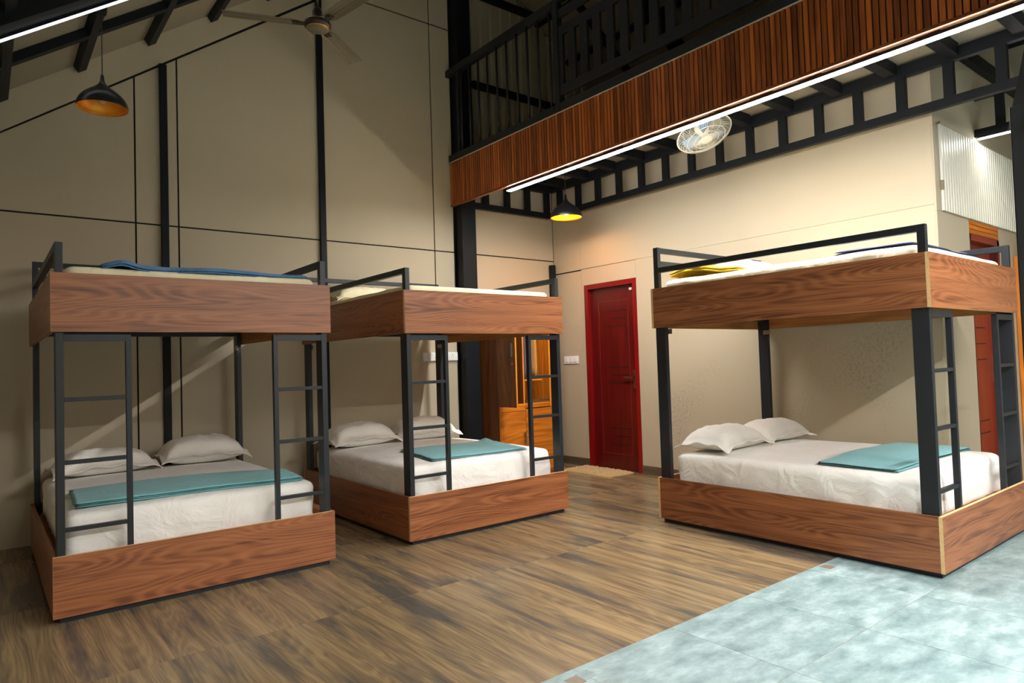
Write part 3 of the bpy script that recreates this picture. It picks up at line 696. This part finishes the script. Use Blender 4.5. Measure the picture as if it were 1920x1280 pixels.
def top_at(bed, tier, x, y):
    bx, by = BEDS[bed][0]
    if tier == 'low': a, b, c_, d, z1, cr = bx + .062, bx + BW - .07, by + .115, by + BL - .115, .512, .025
    else: a, b, c_, d, z1, cr = bx + .065, bx + BW - .068, by + .07, by + BL - .07, 1.788, .03
    u = max(-1, min(1, (x - (a + b) / 2) / ((b - a) / 2))); v = max(-1, min(1, (y - (c_ + d) / 2) / ((d - c_) / 2)))
    e = max(abs(u), abs(v)); return z1 + cr * (1 - u * u) * (1 - v * v) + .006 - .03 * max(0, (e - .95) / .05) ** 2
def cloth(name, label, cat, corners, z, m, layers=3, th=.006, seed=0, wob=.006, lump=None, group=None, nx=44, ny=22, surf=None):
    """folded cloth: a few stacked plies with rounded fold edges"""
    k = MB(); c = [Vector((a, b, 0)) for a, b in corners]; o0 = sum(c, Vector()) / 4
    for L_ in range(layers):
        sh = .004 * L_ * (1 if L_ % 2 else -1)
        def P(i, j, top):
            u, v = i / nx, j / ny
            p = (c[0] * (1 - u) + c[1] * u) * (1 - v) + (c[3] * (1 - u) + c[2] * u) * v - o0
            e = min(u, 1 - u, v * .5, (1 - v) * .5) * 12
            rnd = math.sqrt(max(0, 1 - (1 - min(1, e)) ** 2))
            nz_ = noise.noise(Vector((p.x * 5, p.y * 5, seed)))
            zz_ = th * L_ * 1.5 + nz_ * wob * .6 + wob * .3 * math.sin(p.x * 9 + seed) + (th * 1.3 * rnd if top else 0)
            if lump: zz_ += lump[2] * math.exp(-(((p.x + o0.x - lump[0]) / lump[3]) ** 2 + ((p.y + o0.y - lump[1]) / lump[4]) ** 2))
            if surf: zz_ += top_at(surf[0], surf[1], p.x + o0.x, p.y + o0.y) - z
            q_ = Vector((p.x + sh + .008 * noise.noise(Vector((v * 5, seed, L_))), p.y + sh + .012 * noise.noise(Vector((u * 5, seed + 3, L_ * .3))), zz_))
            return q_
        T = [[k.bm.verts.new(P(i, j, 1)) for j in range(ny + 1)] for i in range(nx + 1)]
        B = [[k.bm.verts.new(P(i, j, 0)) for j in range(ny + 1)] for i in range(nx + 1)]
        for i in range(nx):
            for j in range(ny):
                k.bm.faces.new((T[i][j], T[i + 1][j], T[i + 1][j + 1], T[i][j + 1])).smooth = True
                k.bm.faces.new((B[i][j], B[i][j + 1], B[i + 1][j + 1], B[i + 1][j])).smooth = True
        for i in range(nx):
            k.bm.faces.new((T[i][0], B[i][0], B[i + 1][0], T[i + 1][0])); k.bm.faces.new((T[i][ny], T[i + 1][ny], B[i + 1][ny], B[i][ny]))
        for j in range(ny):
            k.bm.faces.new((T[0][j], T[0][j + 1], B[0][j + 1], B[0][j])); k.bm.faces.new((T[nx][j], B[nx][j], B[nx][j + 1], T[nx][j + 1]))
    return tag(k.build(name, m, None, (o0.x, o0.y, z)), label, cat, group)
GB = 'folded teal blankets on the lower bunks'
cloth('folded_blanket', 'teal blanket folded into a long runner across the far left bed', 'blanket', [(.385, 4.25), (1.60, 4.19), (1.64, 4.62), (.41, 4.80)], ZM, M_teal, 3, .007, 1, .005, group=GB, surf=(0, 'low'))
cloth('folded_blanket', 'teal blanket folded with a ruffled corner on the middle bed', 'blanket', [(2.57, 4.22), (3.44, 4.19), (3.54, 4.74), (2.64, 4.84)], ZM, M_teal, 2, .006, 5, .006, lump=(3.40, 4.70, .03, .05, .06), group=GB, surf=(1, 'low'))
b3 = cloth('folded_blanket', 'teal blanket folded flat on the right bed', 'blanket', [(4.10, 1.68), (5.36, 1.70), (5.34, 2.17), (4.11, 2.14)], ZM, M_teal, 3, .005, 9, .004, group=GB, surf=(2, 'low'))
pl_ = cloth('upper_fold', '', '', [(4.105, 1.665), (4.56, 1.67), (5.08, 2.18), (4.115, 2.135)], ZM + .022, M_teal, 1, .006, 12, .003, surf=(2, 'low'))
del pl_['label'], pl_['category']; pl_.parent = b3; pl_.location = pl_.location - b3.location + Vector((0, 0, .002))
cloth('blue_blanket', 'crumpled blue checked blanket on the far left upper bunk', 'blanket', [(.50, 4.105), (1.62, 4.105), (1.62, 4.75), (.50, 4.85)], 1.80, M_blue, 2, .009, 14, .011, lump=(.60, 4.15, .022, .06, .2), surf=(0, 'up'))
cloth('navy_blanket', 'folded navy blanket at the foot of the right upper bunk', 'blanket', [(4.10, 1.53), (5.28, 1.56), (5.30, 1.98), (4.10, 1.98)], 1.80, M_navy, 3, .009, 17, .006, surf=(2, 'up'))
cloth('yellow_cloth', 'crumpled yellow cloth at the head of the right upper bunk', 'cloth', [(4.06, 2.66), (4.26, 2.66), (4.27, 3.18), (4.06, 3.20)], 1.80, M_yellow, 2, .012, 21, .02, lump=(4.12, 3.0, .05, .14, .2), surf=(2, 'up'))

# wardrobe in the corner beyond the middle bed, doors standing open
WX0, WX1, WY0, WY1, WH = 4.243, 4.985, 5.6, 6.05, 1.86
wd = thing('wardrobe', 'orange teak wardrobe with doors open beyond the middle bed', 'wardrobe', (WX0, WY0, 0))
def wb(name, a, b, m, par=None, **kw): return box(name, (a[0] - WX0, a[1] - WY0, a[2]), (b[0] - WX0, b[1] - WY0, b[2]), m, par or wd, **kw)
wb('side_panel', (WX0, WY0, 0), (WX0 + .018, WY1, WH), [M_teakdk, M_teakedge], grain=2, mi={1: 1})
wb('side_panel', (WX1 - .018, WY0, 0), (WX1, WY1, WH), [M_teak, M_teakedge], grain=2, mi={1: 1})
wb('back_panel', (WX0 + .018, WY1 - .01, 0), (WX1 - .018, WY1, WH), M_teak, grain=2)
wb('top_panel', (WX0, WY0, WH), (WX1, WY1, WH + .018), M_teak)
wb('divider', (4.575, WY0 + .002, .05), (4.593, WY1 - .01, WH), [M_teakdk, M_teakedge], grain=2, mi={1: 1})
wb('shelf', (WX0 + .018, WY0 + .003, .76), (WX1 - .018, WY1 - .01, .778), [M_teakdk, M_teakedge], mi={1: 1})
wb('plinth', (WX0 + .018, WY0 + .03, 0), (WX1 - .018, WY0 + .048, .05), M_teakdk)
for a, b, hx in ((WX0 + .004, 4.582, 4.555), (4.587, WX1 - .004, 4.62)):
    d_ = wb('lower_door', (a, WY0 - .018, .05), (b, WY0, .70 if a < 4.5 else .72), M_teak, grain=0)
    if hx < 4.6:
        hb = MB(); hb.box((hx - .008 - WX0, -.045, .46), (hx + .008 - WX0, -.018, .475)); hb.box((hx - .008 - WX0, -.045, .36), (hx + .008 - WX0, -.018, .375)); hb.box((hx - .01 - WX0, -.05, .35), (hx + .01 - WX0, -.043, .485)); hb.build('handle', M_chrome, d_, bevel=.002)
wb('rail_strip', (WX0 + .004, WY0 - .016, .705), (4.582, WY0, .758), M_teak)
wb('drawer', (4.61, WY0 + .01, .73), (4.95, WY0 + .028, .79), M_teak, grain=0)
wb('drawer_pull', (4.61, WY0 - .002, .795), (4.95, WY0 + .008, .812), M_chrome)
wb('niche_shelf', (4.593, WY0 + .02, 1.02), (4.86, WY1 - .01, 1.036), [M_teakdk, M_teakedge], mi={1: 1})
wb('stile', (4.945, WY0 - .004, .73), (4.975, WY0, WH), M_teakedge)
# open doors
od = box('open_door', (0, -.018, .765), (.30, 0, WH - .01), [M_teakdk, M_teakedge], wd, grain=2, mi={0: 1, 2: 1}, loc=(.004, -.002, 0), rot=(0, 0, R(-89)))
hb = MB(); hb.box((.245, -.034, 1.28), (.262, -.018, 1.42)); hb.build('handle', M_chrome, od, bevel=.002)
hb = MB(); hb.tube((.255, -.018, 1.21), (.255, -.03, 1.21), .008, 10); hb.build('lock', M_chrome, od)
k = MB(); k.tube((4.60, WY0 + .2, 1.78), (4.967, WY0 + .2, 1.78), .01, 8); hr = k.build('hanging_rail', M_chrome, None); hr.parent = wd; hr.location = (-WX0, -WY0, 0)
def garment(label, x, w_, m, z0, seed):
    k = MB(); n_ = 14
    for side in (-1, 1): pass
    rings = []
    for l in range(9):
        z = z0 + (1.74 - z0) * l / 8; ww = w_ / 2 * (1 - .35 * (l / 8) ** 3); dd = .15 * (1 - .25 * (l / 8) ** 4)
        rings.append([k.bm.verts.new((ww * math.cos(a) * (1 + .12 * math.sin(5 * a + seed)), dd * math.sin(a) * (1 + .05 * math.sin(7 * a + seed)), z)) for a in [2 * math.pi * i / n_ for i in range(n_)]])
    for A, B in zip(rings, rings[1:]):
        for i in range(n_): k.bm.faces.new((A[i], A[(i + 1) % n_], B[(i + 1) % n_], B[i])).smooth = True
    k.bm.faces.new(rings[0][::-1]); k.bm.faces.new(rings[-1])
    tag(k.build('hanging_garment', m, None, (x, WY0 + .2, 0)), label, 'clothing', 'clothes hanging in the wardrobe')
garment('dark purple garment hanging leftmost in the open wardrobe', 4.655, .10, M_purple, 1.05, 1)
garment('narrow purple garment hanging second in the open wardrobe', 4.745, .06, M_purple, 1.05, 2)
garment('tan garment hanging rightmost in the open wardrobe', 4.82, .05, M_tanfab, 1.05, 3)

# red door in the door wall
DY0, DY1, DZ = 5.558, 4.772, 2.09
dr = struct(empty('door_1')); dr.location = (XW, 0, 0)
fw = .055
box('frame', (-.004, DY0 - fw, 0), (.10, DY0, DZ), M_redframe, dr, grain=2); box('frame', (-.004, DY1, 0), (.10, DY1 + fw, DZ), M_redframe, dr, grain=2)
box('frame', (-.004, DY1 + fw, DZ - fw), (.10, DY0 - fw, DZ), M_redframe, dr, grain=1)
lf = box('leaf', (.045, DY1 + fw + .001, .004), (.085, DY0 - fw - .001, DZ - fw - .001), M_red, dr, grain=2)
lw = (DY0 - DY1) - 2 * fw; LH = DZ - fw
def ly(f): return DY0 - fw - f * lw
def lz(f): return LH * (1 - f)
M_redhi = mat('door_bead', srgb(120, 34, 30), .4, var=.05)
def bead(par, y0, y1, z0, z1, m, x=.045): box('moulding', (x - .0025, min(y0, y1), min(z0, z1)), (x + .004, max(y0, y1), max(z0, z1)), m, par)
a, b, t_, u_ = ly(.18), ly(.83), lz(.075), lz(.916)
bead(lf, a, a - .006, t_, u_, M_redhi); bead(lf, b, b - .006, t_, u_, M_redhi); bead(lf, a, b, t_, t_ - .006, M_redhi); bead(lf, a, b, u_, u_ + .006, M_redhi)
for grp in ((.13, .172, .215), (.44, .482, .524), (.772, .815, .858)):
    for i, f in enumerate(grp): bead(lf, ly(.36 if i != 1 else .45), ly(.80), lz(f), lz(f) - .009, M_redgroove)
hd = MB(); hy = ly(.93)
hd.box((.036, hy - .018, .90), (.045, hy + .018, 1.10)); hd.box((-.004, hy - .008, 1.015), (.04, hy + .008, 1.032)); hd.box((-.006, hy - .008, 1.014), (.006, hy + .12, 1.033))
hd.build('handle', M_chrome, lf, bevel=.002)
box('label_plate', (.0425, ly(.93), lz(.03)), (.0445, ly(.87), lz(.018)), M_white, lf)

# rust red door of the inner room
d2 = struct(empty('door_2')); d2.location = (0, YC, 0)
for x0, x1 in ((D0, D0 + .012), (D1 - .05, D1)): box('frame', (x0, -.004, 0), (x1, .10, 2.125), M_red, d2, grain=2)
box('frame', (D0, -.004, 2.075), (D1, .10, 2.128), M_red2, d2, grain=0)
l2 = box('leaf', (D0 + .013, .055, .004), (D1 - .051, .095, 2.074), M_red2, d2, grain=2)
for z in (1.38, 1.25, 1.12, .62, .52): box('moulding', (D0 + .10, .052, z), (D0 + .42, .058, z + .008), M_redgroove, l2)
for zb_ in (1.95, .2): pass
for i in range(3): box('lath', (D0 + .001, -.002 + .006 * (i % 2) * 0, 2.132 + .037 * i), (D1 - .001, .03, 2.132 + .037 * i + .032), M_teak, d2, grain=0)
hd = MB(); hx = D1 - .085
hd.box((hx - .02, .040, .93), (hx + .02, .055, 1.17)); hd.box((hx - .008, .0, 1.06), (hx + .008, .045, 1.08)); hd.box((hx - .12, -.004, 1.06), (hx + .008, .008, 1.08)); hd.build('handle', M_chrome, l2, bevel=.002)
# ribbed cream sheet above it
cs = ribbed('ribbed_wall_sheet', 5.60, 7.46, 2.245, 2.892, YC - .005, .052, .011, M_corr, None, 1.0)
tag(cs, 'cream corrugated metal sheet fixed to the wall above the rust red door', 'wall sheet')
k = MB(); k.box((5.59, YC - .02, 2.40), (5.612, YC - .002, 2.47)); k.tube((5.56, YC - .012, 2.885), (5.60, YC - .012, 2.905), .008, 6); c2 = k.build('fixing_clip', M_joint_pale, cs)
tb2 = thing('side_wardrobe', 'orange wooden wardrobe edge just right of the rust red door', 'wardrobe', (7.2, YC - .5, 0))
box('side_panel', (0, 0, 0), (.018, .495, 2.0), [M_teak, M_teakedge], tb2, grain=2, mi={1: 1}); box('side_panel', (.78, 0, 0), (.80, .495, 2.0), M_teak, tb2, grain=2); box('back_panel', (.018, .485, 0), (.78, .495, 2.0), M_teak, tb2, grain=2)
box('top_panel', (0, 0, 2.0), (.80, .495, 2.018), M_teak, tb2, grain=0); box('door', (.005, -.018, .06), (.397, -.001, 1.99), M_teak, tb2, grain=2); box('door', (.403, -.018, .06), (.795, -.001, 1.99), M_teak, tb2, grain=2)

# switches and sockets
sw = thing('switch_plate', 'white three gang switch plate beside the red door', 'switch', (XW, 5.81, 1.232))
box('plate', (-.012, -.12, -.045), (-.0005, .12, .045), M_white, sw, bevel=.003)
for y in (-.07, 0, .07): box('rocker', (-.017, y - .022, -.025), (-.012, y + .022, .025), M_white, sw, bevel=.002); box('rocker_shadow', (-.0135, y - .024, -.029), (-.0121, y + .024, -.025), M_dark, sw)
so = thing('socket_strip', 'white four gang socket box beside the thick black column', 'socket', (3.80, YW, 1.31))
box('box', (-.19, -.03, -.045), (.235, -.0005, .045), M_white, so, bevel=.004)
for i, x in enumerate((-.14, -.04, .075, .165)):
    pl = box('socket_face', (x - .043, -.034, -.036), (x + .043, -.03, .036), M_white, so, bevel=.002)
    k = MB()
    for hx, hz in ((0, .016), (-.012, -.008), (.012, -.008)): k.tube((x + hx, -.0352, hz), (x + hx, -.033, hz), .0045 if hz > 0 else .0032, 8)
    k.build('pin_hole', M_dark, pl)

# door mat
k = MB(); nx, ny = 60, 100; x0, x1, y0, y1 = 5.09, 5.475, 4.87, 5.60
G = []
for i in range(nx + 1):
    row = []
    for j in range(ny + 1):
        u, v = i / nx, j / ny; e = min(u, 1 - u, v * 1.8, (1 - v) * 1.8) * 9; h = .022 * math.sqrt(min(1, e))
        x = x0 + (x1 - x0) * u + .012 * noise.noise(Vector((v * 9, 1, u * 2))); y = y0 + (y1 - y0) * v + .012 * noise.noise(Vector((u * 9, 5, 0)))
        row.append(k.bm.verts.new((x - 5.28, y - 5.235, .002 + h + .016 * noise.noise(Vector((x * 60, y * 60, 0))) * min(1, e))))
    G.append(row)
for i in range(nx):
    for j in range(ny): k.bm.faces.new((G[i][j], G[i + 1][j], G[i + 1][j + 1], G[i][j + 1])).smooth = True
bl = [k.bm.verts.new((a - 5.28, b - 5.235, .0005)) for a, b in ((x0, y0), (x1, y0), (x1, y1), (x0, y1))]; k.bm.faces.new(bl)
tag(k.build('door_mat', M_mat, None, (5.28, 5.235, 0)), 'shaggy tan door mat in front of the red door', 'mat')

# near column at the right edge with its sloping brace
fc = thing('near_column', 'dark steel column in the foreground at the right edge', 'column', (2.112, .452, 0))
box('shaft', (0, 0, 0), (.09, .09, 1.84), M_steel, fc, bevel=.004)
k = MB(); k.beam((.040, .045, 1.78), (.716, -.49, 5.1), .085, .085); k.build('brace', M_steel, fc)
